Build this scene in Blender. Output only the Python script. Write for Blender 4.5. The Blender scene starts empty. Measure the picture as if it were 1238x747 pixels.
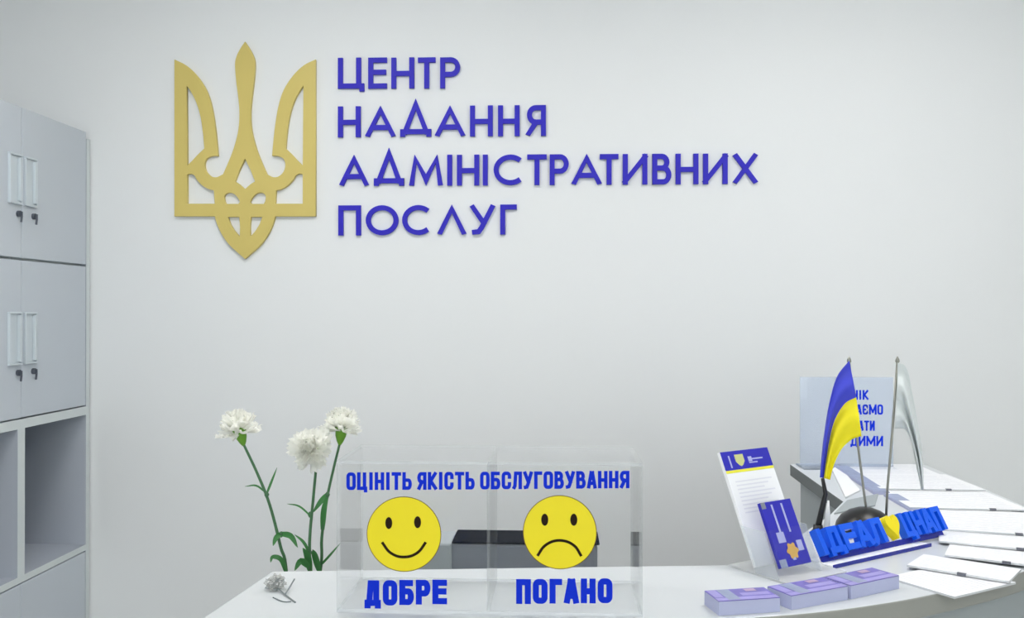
import bpy, bmesh, math, random
from mathutils import Vector, Matrix
C = bpy.context.scene.collection
SC = bpy.context.scene
R = math.radians
random.seed(7)

# ------------------------------------------------------------------ camera
F = 1100.0                       # focal length in pixels of the 1238 x 747 frame
EYE = Vector((0.0, 0.0, 1.5))
YAW, PITCH = math.atan(56 / F), math.atan(4.5 / F)
cam = bpy.data.cameras.new('camera')
cam.sensor_width = 36.0
cam.lens = 36.0 * F / 1238.0
cam.clip_start = 0.02
cam_ob = bpy.data.objects.new('camera', cam)
cam_ob.location = EYE
cam_ob.rotation_euler = (R(90) + PITCH, 0, YAW)
C.objects.link(cam_ob)
SC.camera = cam_ob
CM = cam_ob.rotation_euler.to_matrix()

# ------------------------------------------------------------------ world, exposure
w = bpy.data.worlds.new('world')
SC.world = w
w.use_nodes = True
w.node_tree.nodes['Background'].inputs[0].default_value = (0.97, 0.985, 1.0, 1)
w.node_tree.nodes['Background'].inputs[1].default_value = 4.6
SC.view_settings.view_transform = 'Standard'
SC.view_settings.look = 'None'
SC.view_settings.gamma = 1.0
SC.view_settings.use_curve_mapping = False
SC.view_settings.exposure = -0.07
PANEL = 15.2                      # radiance of the ceiling lamps
SC.cycles.max_bounces = 14
SC.cycles.transparent_max_bounces = 24
SC.cycles.use_denoising = True


# ------------------------------------------------------------------ helpers
def ray(px, py):
    return CM @ Vector(((px - 619) / F, (373.5 - py) / F, -1.0))
def PY(px, py, y):               # point of the plane y = const seen at a pixel
    d = ray(px, py)
    return EYE + d * (y / d.y)
def PZ(px, py, z):
    d = ray(px, py)
    return EYE + d * ((z - EYE.z) / d.z)

def srgb(r, g, b):
    f = lambda c: (c / 255 / 12.92) if c <= 10 else ((c / 255 + 0.055) / 1.055) ** 2.4
    return (f(r), f(g), f(b), 1)

def mat(name, col, rough=0.5, metal=0.0, noise=0.0, scale=30.0, bump=0.0, bscale=200.0, spec=0.5, sheen=0):
    m = bpy.data.materials.new(name)
    m.use_nodes = True
    nt = m.node_tree
    b = nt.nodes['Principled BSDF']
    b.inputs['Roughness'].default_value = rough
    b.inputs['Metallic'].default_value = metal
    b.inputs['Specular IOR Level'].default_value = spec
    tc = nt.nodes.new('ShaderNodeTexCoord')
    nz = nt.nodes.new('ShaderNodeTexNoise')
    nz.inputs['Scale'].default_value = scale
    nz.inputs['Detail'].default_value = 4
    nt.links.new(tc.outputs['Object'], nz.inputs['Vector'])
    mx = nt.nodes.new('ShaderNodeMix')
    mx.data_type = 'RGBA'
    mx.inputs[6].default_value = tuple(c * (1 - noise) for c in col[:3]) + (1,)
    mx.inputs[7].default_value = tuple(min(1, c * (1 + noise)) for c in col[:3]) + (1,)
    nt.links.new(nz.outputs['Fac'], mx.inputs[0])
    nt.links.new(mx.outputs[2], b.inputs['Base Color'])
    if bump:
        n2 = nt.nodes.new('ShaderNodeTexNoise')
        n2.inputs['Scale'].default_value = bscale
        nt.links.new(tc.outputs['Object'], n2.inputs['Vector'])
        bp = nt.nodes.new('ShaderNodeBump')
        bp.inputs['Strength'].default_value = bump
        bp.inputs['Distance'].default_value = 0.002
        nt.links.new(n2.outputs['Fac'], bp.inputs['Height'])
        nt.links.new(bp.outputs['Normal'], b.inputs['Normal'])
    return m

def clear(name, tint=(0.99, 0.993, 0.995), ior=1.35, extra=0.0, haze=(0.85, 0.88, 0.9)):
    """thin clear acrylic: see-through, mirror-like at grazing angles, a little surface haze"""
    m = bpy.data.materials.new(name)
    m.use_nodes = True
    nt = m.node_tree
    nt.nodes.clear()
    out = nt.nodes.new('ShaderNodeOutputMaterial')
    tr = nt.nodes.new('ShaderNodeBsdfTransparent')
    tr.inputs[0].default_value = tint + (1,)
    gl = nt.nodes.new('ShaderNodeBsdfGlossy')
    gl.inputs['Roughness'].default_value = 0.02
    fr = nt.nodes.new('ShaderNodeFresnel')
    ge = nt.nodes.new('ShaderNodeNewGeometry')      # leaving the sheet reflects as much as entering it
    mi_ = nt.nodes.new('ShaderNodeMix')
    mi_.inputs[2].default_value = ior
    mi_.inputs[3].default_value = 1 / ior
    nt.links.new(ge.outputs['Backfacing'], mi_.inputs[0])
    nt.links.new(mi_.outputs[0], fr.inputs[0])
    m1 = nt.nodes.new('ShaderNodeMixShader')
    nt.links.new(fr.outputs[0], m1.inputs[0])
    nt.links.new(tr.outputs[0], m1.inputs[1])
    nt.links.new(gl.outputs[0], m1.inputs[2])
    di = nt.nodes.new('ShaderNodeBsdfDiffuse')
    di.inputs[0].default_value = haze + (1,)
    m2 = nt.nodes.new('ShaderNodeMixShader')
    m2.inputs[0].default_value = extra
    nt.links.new(m1.outputs[0], m2.inputs[1])
    nt.links.new(di.outputs[0], m2.inputs[2])
    nt.links.new(m2.outputs[0], out.inputs[0])
    return m

def striped(name, paper, ink, n, axis=1, duty=0.35, amount=0.5, lo=0.08, hi=0.92):
    """paper with rows of small grey print (illegible body text) in object space"""
    m = mat(name, paper, rough=0.6, noise=0.01)
    nt = m.node_tree
    b = nt.nodes['Principled BSDF']
    tc = nt.nodes.new('ShaderNodeTexCoord')
    sp = nt.nodes.new('ShaderNodeSeparateXYZ')
    nt.links.new(tc.outputs['Generated'], sp.inputs[0])
    def math_(op, a, bb):
        q = nt.nodes.new('ShaderNodeMath')
        q.operation = op
        for i, v in enumerate((a, bb)):
            if v is None: continue
            if isinstance(v, (int, float)): q.inputs[i].default_value = v
            else: nt.links.new(v, q.inputs[i])
        return q.outputs[0]
    a, o = sp.outputs[axis], sp.outputs[1 - axis if axis < 2 else 0]
    fr = math_('FRACT', math_('MULTIPLY', a, n), None)
    on = math_('LESS_THAN', fr, duty)
    nz = nt.nodes.new('ShaderNodeTexNoise')
    nz.inputs['Scale'].default_value = 26
    nt.links.new(tc.outputs['Generated'], nz.inputs['Vector'])
    on = math_('MULTIPLY', on, math_('GREATER_THAN', nz.outputs['Fac'], 0.42))
    for v in (a, o):
        on = math_('MULTIPLY', on, math_('MULTIPLY', math_('GREATER_THAN', v, lo), math_('LESS_THAN', v, hi)))
    on = math_('MULTIPLY', on, amount)
    src = b.inputs['Base Color'].links[0].from_socket
    mx = nt.nodes.new('ShaderNodeMix')
    mx.data_type = 'RGBA'
    nt.links.new(on, mx.inputs[0])
    nt.links.new(src, mx.inputs[6])
    mx.inputs[7].default_value = ink
    nt.links.new(mx.outputs[2], b.inputs['Base Color'])
    return m

def layered(name, ca, cb, n):
    """the cut edges of a block of cards: fine horizontal layers"""
    m = mat(name, ca, rough=0.7)
    nt = m.node_tree
    b = nt.nodes['Principled BSDF']
    tc = nt.nodes.new('ShaderNodeTexCoord')
    wv = nt.nodes.new('ShaderNodeTexWave')
    wv.bands_direction = 'Z'
    wv.inputs['Scale'].default_value = n
    wv.inputs['Distortion'].default_value = 3.0
    nt.links.new(tc.outputs['Generated'], wv.inputs['Vector'])
    mx = nt.nodes.new('ShaderNodeMix')
    mx.data_type = 'RGBA'
    mx.inputs[6].default_value = ca
    mx.inputs[7].default_value = cb
    nt.links.new(wv.outputs['Fac'], mx.inputs[0])
    nt.links.new(mx.outputs[2], b.inputs['Base Color'])
    return m

def obj(name, bm, m, parent=None, smooth=False, bevel=0.0, M=None):
    me = bpy.data.meshes.new(name)
    bmesh.ops.recalc_face_normals(bm, faces=bm.faces)
    if M is not None:
        bm.transform(M)
    bm.to_mesh(me)
    bm.free()
    for k in (m if isinstance(m, (list, tuple)) else [m]):
        me.materials.append(k)
    o = bpy.data.objects.new(name, me)
    C.objects.link(o)
    if parent: o.parent = parent
    if smooth:
        for p in me.polygons: p.use_smooth = True
    if bevel:
        md = o.modifiers.new('bevel', 'BEVEL')
        md.width = bevel
        md.segments = 2
        md.limit_method = 'ANGLE'
    return o

def tag(o, label=None, cat=None, group=None, kind=None):
    for k, v in (('label', label), ('category', cat), ('group', group), ('kind', kind)):
        if v: o[k] = v
    return o

def thing(name, label, cat, loc=(0, 0, 0), rot=(0, 0, 0), group=None):
    o = bpy.data.objects.new(name, None)
    o.empty_display_size = 0.05
    C.objects.link(o)
    o.location = loc
    o.rotation_euler = rot
    return tag(o, label, cat, group)

def box(bm, x0, x1, y0, y1, z0, z1, mi=0):
    v = [bm.verts.new((x, y, z)) for z in (z0, z1) for x, y in ((x0, y0), (x1, y0), (x1, y1), (x0, y1))]
    for f in ((3, 2, 1, 0), (4, 5, 6, 7), (0, 1, 5, 4), (1, 2, 6, 5), (2, 3, 7, 6), (3, 0, 4, 7)):
        bm.faces.new([v[i] for i in f]).material_index = mi
    return v

def bx(*a):
    bm = bmesh.new()
    box(bm, *a)
    return bm

def prism(bm, pts, z0, z1, mi=0):
    """pts: CCW outline in xy, extruded along z"""
    lo = [bm.verts.new((p[0], p[1], z0)) for p in pts]
    hi = [bm.verts.new((p[0], p[1], z1)) for p in pts]
    bm.faces.new(lo[::-1]).material_index = mi
    bm.faces.new(hi).material_index = mi
    n = len(pts)
    for i in range(n):
        bm.faces.new((lo[i], lo[(i + 1) % n], hi[(i + 1) % n], hi[i])).material_index = mi

def tube(bm, pts, r, seg=8, mi=0):
    pts = [Vector(p) for p in pts]
    rs = r if isinstance(r, (list, tuple)) else [r] * len(pts)
    rings = []
    for i, p in enumerate(pts):
        d = (pts[min(i + 1, len(pts) - 1)] - pts[max(i - 1, 0)]).normalized()
        a = d.cross(Vector((0.31, 0.9, 0.22))).normalized()
        b = d.cross(a)
        rings.append([bm.verts.new(p + (a * math.cos(t) + b * math.sin(t)) * rs[i]) for t in (2 * math.pi * k / seg for k in range(seg))])
    for A, B in zip(rings, rings[1:]):
        for k in range(seg):
            bm.faces.new((A[k], A[(k + 1) % seg], B[(k + 1) % seg], B[k])).material_index = mi
    bm.faces.new(rings[0][::-1]).material_index = mi
    bm.faces.new(rings[-1]).material_index = mi

def lathe(bm, prof, seg=32, mi=0):
    rings = []
    for r, z in prof:
        if r < 1e-5: rings.append([bm.verts.new((0, 0, z))])
        else: rings.append([bm.verts.new((r * math.cos(2 * math.pi * k / seg), r * math.sin(2 * math.pi * k / seg), z)) for k in range(seg)])
    for A, B in zip(rings, rings[1:]):
        for k in range(seg):
            q = []
            for v in (A[k % len(A)], A[(k + 1) % seg % len(A)], B[(k + 1) % seg % len(B)], B[k % len(B)]):
                if v not in q: q.append(v)
            if len(q) > 2: bm.faces.new(q).material_index = mi

def disc(bm, cx, cy, rx, ry, z, mi=0, n=48):
    bm.faces.new([bm.verts.new((cx + rx * math.cos(2 * math.pi * k / n), cy + ry * math.sin(2 * math.pi * k / n), z)) for k in range(n)]).material_index = mi

def bez(pts, n):
    """Catmull-Rom through the points"""
    P = [Vector(p) for p in pts]
    P = [2 * P[0] - P[1]] + P + [2 * P[-1] - P[-2]]
    out = []
    for i in range(1, len(P) - 2):
        for k in range(n):
            t = k / n
            a, b, c, d = P[i - 1:i + 3]
            out.append(0.5 * ((2 * b) + (c - a) * t + (2 * a - 5 * b + 4 * c - d) * t * t + (3 * b - 3 * c + d - a) * t ** 3))
    return out + [P[-2]]

# --- lettering: every glyph is a set of strokes in a unit cell -------------------------------
def arc(cx, cy, rx, ry, a0, a1, n=18):
    return [(cx + rx * math.cos(R(a0 + (a1 - a0) * k / n)), cy + ry * math.sin(R(a0 + (a1 - a0) * k / n))) for k in range(n + 1)]
RND = dict(
    А=[[(0, 0), (.5, 1), (1, 0)], [(.2, .27), (.8, .27)]],
    Д=[[(.1, .1), (.5, 1.16), (.9, .1)], [(0, .1), (1, .1)], [(0, .1), (0, 0)], [(1, .1), (1, 0)]],
    Ц=[[(0, 1), (0, 0), (.85, 0)], [(.85, 1), (.85, 0)], [(.85, 0), (1.0, 0), (1.0, -.12)]],
    Е=[[(1, 1), (0, 1), (0, 0), (1, 0)], [(0, .53), (.94, .53)]],
    Н=[[(0, 0), (0, 1)], [(1, 0), (1, 1)], [(0, .48), (1, .48)]],
    Т=[[(0, 1), (1, 1)], [(.5, 1), (.5, 0)]],
    Р=[[(0, 0), (0, 1)], [(0, 1), (.55, 1)] + arc(.55, .72, .45, .28, 90, -90, 12)[1:] + [(0, .44)]],
    Я=[[(1, 0), (1, 1)], [(1, 1), (.5, 1)] + arc(.5, .72, .42, .28, 90, 270, 12)[1:] + [(1, .44)], [(.5, .42), (.05, 0)]],
    М=[[(0, 0), (.13, 1), (.5, .12), (.87, 1), (1, 0)]],
    І=[[(.5, 0), (.5, 1)]],
    С=[arc(.55, .5, .55, .5, 48, 312, 26)],
    О=[arc(.5, .5, .5, .5, 0, 360, 32)],
    И=[[(0, 1), (0, 0)], [(0, .02), (1, .98)], [(1, 1), (1, 0)]],
    В=[[(0, 0), (0, 1)], [(0, 1), (.5, 1)] + arc(.5, .77, .36, .23, 90, -90, 10)[1:] + [(0, .54)], [(0, .54), (.6, .54)] + arc(.62, .27, .38, .27, 90, -90, 10)[1:] + [(0, 0)]],
    Х=[[(.03, 1), (.97, 0)], [(.97, 1), (.03, 0)]],
    П=[[(0, 0), (0, 1), (1, 1), (1, 0)]],
    Л=[[(0, 0), (.5, 1), (1, 0)]],
    У=[[(0, 1), (.55, .38)], [(1, 1), (.45, .18), (.3, .02), (.08, 0)]],
    Г=[[(0, 0), (0, 1), (1, 1)]],
)
BLD = dict(RND)
rr = .32
rect_o = [(.5, 1)] + arc(1 - rr, 1 - rr * .6, rr, rr * .6, 90, 0, 5) + arc(1 - rr, rr * .6, rr, rr * .6, 0, -90, 5) + arc(rr, rr * .6, rr, rr * .6, 270, 180, 5) + arc(rr, 1 - rr * .6, rr, rr * .6, 180, 90, 5) + [(.5, 1)]
BLD.update(
    О=[rect_o],
    С=[[(1, .74)] + arc(1 - rr, 1 - rr * .6, rr, rr * .6, 0, 90, 5) + arc(rr, 1 - rr * .6, rr, rr * .6, 90, 180, 5) + arc(rr, rr * .6, rr, rr * .6, 180, 270, 5) + arc(1 - rr, rr * .6, rr, rr * .6, 270, 360, 5) + [(1, .26)]],
    Д=[[(.16, 0), (.3, 1), (.84, 1), (.84, 0)], [(0, 0), (1, 0)], [(0, 0), (0, -.13)], [(1, 0), (1, -.13)]],
    А=[[(0, 0), (.4, 1)], [(1, 0), (.6, 1)], [(.4, 1), (.6, 1)], [(.2, .25), (.8, .25)]],
    М=[[(0, 0), (0, 1)], [(0, 1), (.5, .2)], [(.5, .2), (1, 1)], [(1, 1), (1, 0)]],
    Б=[[(.9, 1), (0, 1), (0, 0)], [(0, 0), (.7, 0)] + arc(.7, .28, .3, .28, -90, 90, 8)[1:] + [(0, .56)]],
    Р=[[(0, 0), (0, 1)], [(0, 1), (.7, 1)] + arc(.7, .72, .3, .28, 90, -90, 8)[1:] + [(0, .44)]],
    Ь=[[(0, 1), (0, 0)], [(0, 0), (.7, 0)] + arc(.7, .28, .3, .28, -90, 90, 8)[1:] + [(0, .56)]],
    К=[[(0, 0), (0, 1)], [(.95, 1), (.2, .5), (1, 0)]],
    Л=[[(0, 0), (.12, .1), (.25, 1), (1, 1), (1, 0)]],
    Я=[[(1, 0), (1, 1)], [(1, 1), (.35, 1)] + arc(.35, .72, .35, .28, 90, 270, 8)[1:] + [(1, .44)], [(.5, .44), (.02, 0)]],
    Є=[[(1, .82)] + arc(1 - rr, 1 - rr * .6, rr, rr * .6, 0, 90, 5) + arc(rr, 1 - rr * .6, rr, rr * .6, 90, 180, 5) + arc(rr, rr * .6, rr, rr * .6, 180, 270, 5) + arc(1 - rr, rr * .6, rr, rr * .6, 270, 360, 5) + [(1, .18)], [(0, .5), (.45, .5)]],
    Ц=[[(0, 1), (0, 0), (.9, 0)], [(.85, 1), (.85, 0)], [(.85, 0), (1, 0), (1, -.16)]],
)

def ribbon(pts, s, cap=True):
    """outline quads of a stroke of width s; returns (left, right, closed)"""
    P = [Vector(p) for p in pts]
    Q = [P[0]]
    for p in P[1:]:
        if (p - Q[-1]).length > 1e-5: Q.append(p)
    closed = (Q[0] - Q[-1]).length < 1e-4
    if closed: Q.pop()
    n = len(Q)
    if cap and not closed:
        Q[0] = Q[0] + (Q[0] - Q[1]).normalized() * s / 2
        Q[-1] = Q[-1] + (Q[-1] - Q[-2]).normalized() * s / 2
    L, Rr = [], []
    for i in range(n):
        a = Q[i] - Q[i - 1] if (i > 0 or closed) else Q[1] - Q[0]
        b = Q[(i + 1) % n] - Q[i] if (i < n - 1 or closed) else a
        a, b = a.normalized(), b.normalized()
        na, nb = Vector((-a.y, a.x)), Vector((-b.y, b.x))
        m = (na + nb)
        m = na if m.length < 1e-4 else m.normalized()
        k = s / 2 / max(m.dot(na), 0.42)
        L.append(Q[i] + m * k)
        Rr.append(Q[i] - m * k)
    return L, Rr, closed

def glyph(bm, ch, x0, x1, y0, y1, s, z0, z1, font, mi=0, cap=True):
    """one letter in the xy plane between z0 (back) and z1 (front), in the cell x0..x1, y0..y1"""
    f = lambda p: (x0 + s / 2 + p[0] * (x1 - x0 - s), y0 + s / 2 + p[1] * (y1 - y0 - s))
    for q, st in enumerate(font[ch]):
        zf = z1 + q * 0.00012 * (1 if z1 > z0 else -1)
        L, Q, closed = ribbon([f(p) for p in st], s, cap)
        if font is RND:               # feet and tops are cut level with the line of lettering
            lo_ = y0 - (.5 if ch in 'Ц' else 0)
            hi_ = y1 + (.5 if ch in 'Д' else .0015)
            for S in (L, Q):
                for p in S: p.y = min(max(p.y, lo_), hi_)
        n = len(L)
        vl = [[bm.verts.new((p.x, p.y, z)) for p in L] for z in (z0, zf)]
        vr = [[bm.verts.new((p.x, p.y, z)) for p in Q] for z in (z0, zf)]
        for i in range(n if closed else n - 1):
            j = (i + 1) % n
            for quad in ((vl[1][i], vr[1][i], vr[1][j], vl[1][j]), (vl[0][i], vl[0][j], vr[0][j], vr[0][i]),
                         (vl[0][i], vl[1][i], vl[1][j], vl[0][j]), (vr[0][i], vr[0][j], vr[1][j], vr[1][i])):
                bm.faces.new(quad).material_index = mi
        if not closed:
            for i in (0, n - 1):
                bm.faces.new((vl[0][i], vr[0][i], vr[1][i], vl[1][i])).material_index = mi

WIDE = dict(І=.52, М=1.35, Д=1.12, Ц=1.08, Г=.85)
def text_cells(text, x0, x1, gap=.16):
    ws = [WIDE.get(c, 1.0) if c != ' ' else .35 for c in text]
    u = (x1 - x0) / (sum(ws) + gap * (len(ws) - 1))
    x, out = x0, []
    for c, wd in zip(text, ws):
        if c != ' ': out.append((c, x, x + wd * u))
        x += (wd + gap) * u
    return out

# ------------------------------------------------------------------ materials
M_wall = mat('wall_paint', srgb(229, 231, 232), rough=0.75, noise=0.012, scale=2.5, bump=0.08, bscale=350, spec=0.2)
M_ceil = mat('ceiling_paint', srgb(235, 236, 236), rough=0.85, noise=0.01)
M_floor = mat('floor_tile', srgb(190, 188, 184), rough=0.4, noise=0.06, scale=6)
M_cab = mat('grey_laminate', srgb(195, 202, 210), rough=0.45, noise=0.01, scale=8, spec=0.35)
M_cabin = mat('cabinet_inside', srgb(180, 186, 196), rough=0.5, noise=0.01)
M_cabedge = mat('cabinet_edge', srgb(210, 217, 218), rough=0.5, noise=0.01)
M_plate = mat('handle_plate', srgb(202, 211, 217), rough=0.4, spec=0.5)
M_lock = mat('lock_metal', srgb(105, 110, 120), rough=0.3, metal=0.7)
M_gold = mat('gold_acrylic', srgb(207, 188, 108), rough=0.4, noise=0.04, scale=4, spec=0.4)
M_blue = mat('blue_letter', srgb(46, 38, 184), rough=0.5, noise=0.03, scale=12, spec=0.25)
M_desk = mat('white_laminate', srgb(206, 210, 213), rough=0.35, noise=0.006, scale=5, spec=0.4)
M_edge = mat('counter_edge_grey', srgb(152, 153, 147), rough=0.5, noise=0.01)  # counter edge set greyer than the white top
M_inner_shade = mat('inner_edge_shade', srgb(104, 109, 110), rough=0.6, noise=0.01)  # shade under the overhang painted into the inner edge colour
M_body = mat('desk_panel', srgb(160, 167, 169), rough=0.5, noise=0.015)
M_acr = clear('clear_acrylic', tint=(0.996, 0.998, 0.998), ior=1.2, extra=0.002)
M_acredge = clear('acrylic_cut_edge', tint=(0.95, 0.965, 0.97), ior=1.35, extra=0.22, haze=(0.9, 0.93, 0.95))
M_acrtop = clear('lid_acrylic', tint=(0.996, 0.998, 0.998), ior=1.5, extra=0.01)
M_acrbase = clear('frosted_acrylic', tint=(0.97, 0.98, 0.985), ior=1.3, extra=0.5, haze=(0.92, 0.94, 0.95))
M_acrblue = clear('tinted_acrylic', tint=(0.90, 0.93, 0.98), ior=1.4, extra=0.22, haze=(0.70, 0.77, 0.88))
M_sticker = mat('sticker_blue', srgb(14, 48, 206), rough=0.6, noise=0.02, spec=0.1)
M_yellow = mat('sticker_yellow', srgb(240, 221, 0), rough=0.55, noise=0.02)
M_outline = mat('sticker_outline', srgb(120, 95, 10), rough=0.5)
M_black = mat('black_print', srgb(36, 20, 4), rough=0.6, spec=0.15)
M_blackpl = mat('black_plastic', srgb(22, 22, 24), rough=0.35)
M_prdark = mat('printer_dark', srgb(18, 22, 32), rough=0.9, spec=0.05)
M_prgrey = mat('printer_grey', srgb(132, 137, 147), rough=0.5, noise=0.02)
M_prlight = mat('printer_light', srgb(165, 172, 176), rough=0.5, noise=0.02)
M_paper = striped('printed_paper', srgb(240, 241, 244), srgb(170, 174, 186), 13, axis=1, amount=0.25)
M_paper2 = striped('printed_paper_lines', srgb(240, 241, 244), srgb(160, 166, 190), 17, axis=1, amount=0.22)
M_sheetedge = mat('sheet_edges', srgb(205, 207, 210), rough=0.8)
M_clip = mat('clip_metal', srgb(96, 98, 108), rough=0.5)
M_white = mat('white_paper', srgb(243, 244, 246), rough=0.6)
M_bluegrey = mat('bluegrey_leaflet', srgb(150, 160, 190), rough=0.5, noise=0.2, scale=60)
M_leaf_blue = mat('leaflet_blue', srgb(44, 42, 178), rough=0.4, noise=0.1, scale=25)
M_leaf_pale = mat('leaflet_pale_print', srgb(176, 180, 226), rough=0.5, noise=0.1, scale=60)
M_leaf_yel = mat('leaflet_yellow', srgb(236, 232, 70), rough=0.5)
M_emb = mat('leaflet_emblem', srgb(202, 205, 140), rough=0.5)
M_faint = mat('leaflet_faint_print', srgb(227, 228, 235), rough=0.6)
M_orange = mat('leaflet_orange', srgb(215, 172, 90), rough=0.5, noise=0.1, scale=80)
M_cardtop = mat('card_print', srgb(120, 110, 190), rough=0.45, noise=0.35, scale=40)
M_cardlil = mat('card_lilac', srgb(160, 152, 214), rough=0.45, noise=0.15, scale=50)
M_cardlil2 = mat('card_pink', srgb(186, 160, 190), rough=0.5, noise=0.2, scale=60)
M_cardedge = layered('card_edges', srgb(190, 194, 220), srgb(168, 172, 208), 6)
M_signblue = mat('sign_blue', srgb(12, 92, 232), rough=0.3, noise=0.03, scale=30)
M_signdark = mat('sign_base_blue', srgb(30, 40, 150), rough=0.25)
M_heart = mat('heart_yellow', srgb(240, 220, 20), rough=0.35)
M_flagb = mat('flag_blue', srgb(58, 66, 205), rough=0.55, noise=0.06, scale=20)
M_flagy = mat('flag_yellow', srgb(248, 232, 8), rough=0.55, noise=0.04, scale=20)
M_flagw = mat('flag_white', srgb(214, 220, 220), rough=0.45, noise=0.05, scale=20)
M_pole = mat('pole_metal', srgb(150, 150, 142), rough=0.35, metal=0.6)
M_petal = mat('petal', srgb(254, 254, 248), rough=0.6, noise=0.02, scale=40)
nt = M_petal.node_tree
pb = nt.nodes['Principled BSDF']
tl = nt.nodes.new('ShaderNodeBsdfTranslucent')
tl.inputs[0].default_value = srgb(254, 254, 248)
ms = nt.nodes.new('ShaderNodeMixShader')
ms.inputs[0].default_value = 0.5
nt.links.new(pb.outputs[0], ms.inputs[1])
nt.links.new(tl.outputs[0], ms.inputs[2])
nt.links.new(ms.outputs[0], nt.nodes['Material Output'].inputs[0])
M_stem = mat('stem_green', srgb(66, 112, 72), rough=0.5, noise=0.2, scale=25)
M_leafg = mat('leaf_green', srgb(58, 126, 62), rough=0.5, noise=0.2, scale=30)
M_calyx = mat('calyx_green', srgb(104, 158, 44), rough=0.5, noise=0.2, scale=60)
M_bulb = mat('wilted_film', srgb(200, 200, 196), rough=0.3)
M_wire = mat('grey_wire', srgb(126, 134, 136), rough=0.35, metal=0.3)
M_pen = mat('white_pen', srgb(226, 228, 228), rough=0.3)
M_glass = clear('vase_glass', tint=(0.94, 0.97, 0.96), ior=1.45)
lamp = bpy.data.materials.new('lamp_diffuser')
lamp.use_nodes = True
nt = lamp.node_tree
nt.nodes.clear()
e = nt.nodes.new('ShaderNodeEmission')
e.inputs[0].default_value = (1.0, 0.985, 0.97, 1)
e.inputs[1].default_value = PANEL
nt.links.new(e.outputs[0], nt.nodes.new('ShaderNodeOutputMaterial').inputs[0])

# ------------------------------------------------------------------ the room
D = 2.90                          # wall with the lettering
XL, XR, YB, HC = -1.95, 3.0, -3.2, 2.78
def struct(name, bm, m):
    return tag(obj(name, bm, m), kind='structure')
struct('floor', bx(XL, XR, YB, D, -0.1, 0), M_floor)
struct('ceiling', bx(XL, XR, YB, D, HC, HC + 0.1), M_ceil)
struct('wall_back', bx(XL - .1, XR + .1, D, D + 0.1, -0.1, HC + .1), M_wall)
struct('wall_left', bx(XL - 0.1, XL, YB, D, -0.1, HC + .1), M_wall)
struct('wall_right', bx(XR, XR + 0.1, YB, D, -0.1, HC + .1), M_wall)
WX0, WX1, WZ0, WZ1 = -1.2, 2.2, 0.7, 2.45  # opening for the added fill window behind the camera
bm = bmesh.new()
for q in ((XL - .1, WX0, -.1, HC + .1), (WX1, XR + .1, -.1, HC + .1), (WX0, WX1, -.1, WZ0), (WX0, WX1, WZ1, HC + .1)):
    box(bm, q[0], q[1], YB - .1, YB, q[2], q[3])
struct('wall_front', bm, M_wall)
win = tag(thing('fill_window_1', None, None, ((WX0 + WX1) / 2, YB, WZ0)), kind='structure')  # added window, unseen, lets in frontal fill light
bm = bmesh.new()
ww, wh = (WX1 - WX0) / 2, WZ1 - WZ0
for q in ((-ww, ww, 0, .05), (-ww, ww, wh - .05, wh), (-ww, -ww + .05, .05, wh - .05), (ww - .05, ww, .05, wh - .05), (-.6, -.55, .05, wh - .05), (.55, .6, .05, wh - .05)):
    box(bm, q[0], q[1], -.08, -.02, q[2], q[3])
obj('fill_window_frame', bm, M_white, win)
for q in ((-ww + .05, -.6), (-.55, .55), (.6, ww - .05)):
    obj('pane', bx(q[0], q[1], -.055, -.050, .05, wh - .05), M_glass, win)
pl = bpy.data.lights.new('window_fill', 'AREA')
pl.shape, pl.size, pl.size_y = 'RECTANGLE', WX1 - WX0, WZ1 - WZ0
pl.cycles.is_portal = True  # portal for the fill light of the added window
po = bpy.data.objects.new('window_fill', pl)
po.location = ((WX0 + WX1) / 2, YB - .12, (WZ0 + WZ1) / 2)
po.rotation_euler = (R(90), 0, 0)
C.objects.link(po)

# ceiling lamps (above the frame)
for k, (lx, ly) in enumerate(((-0.7, 1.65), (0.9, 1.65), (-0.7, -1.2), (0.9, -1.2))):
    t = thing('ceiling_light', ('square white ceiling panel above the counter on the cabinet side', 'square white ceiling panel above the counter on the flag side', 'square white ceiling panel behind the camera on the cabinet side',
                                'square white ceiling panel behind the camera on the right')[k], 'ceiling light', (lx, ly, HC), group='square ceiling panels')
    bm = bmesh.new()
    for a in ((-.31, .31, -.31, -.295), (-.31, .31, .295, .31), (-.31, -.295, -.295, .295), (.295, .31, -.295, .295)):
        box(bm, *a, -0.02, 0)
    obj('lamp_frame', bm, M_white, t)
    obj('diffuser', bx(-.295, .295, -.295, .295, -0.014, -0.002), lamp, t)

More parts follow.
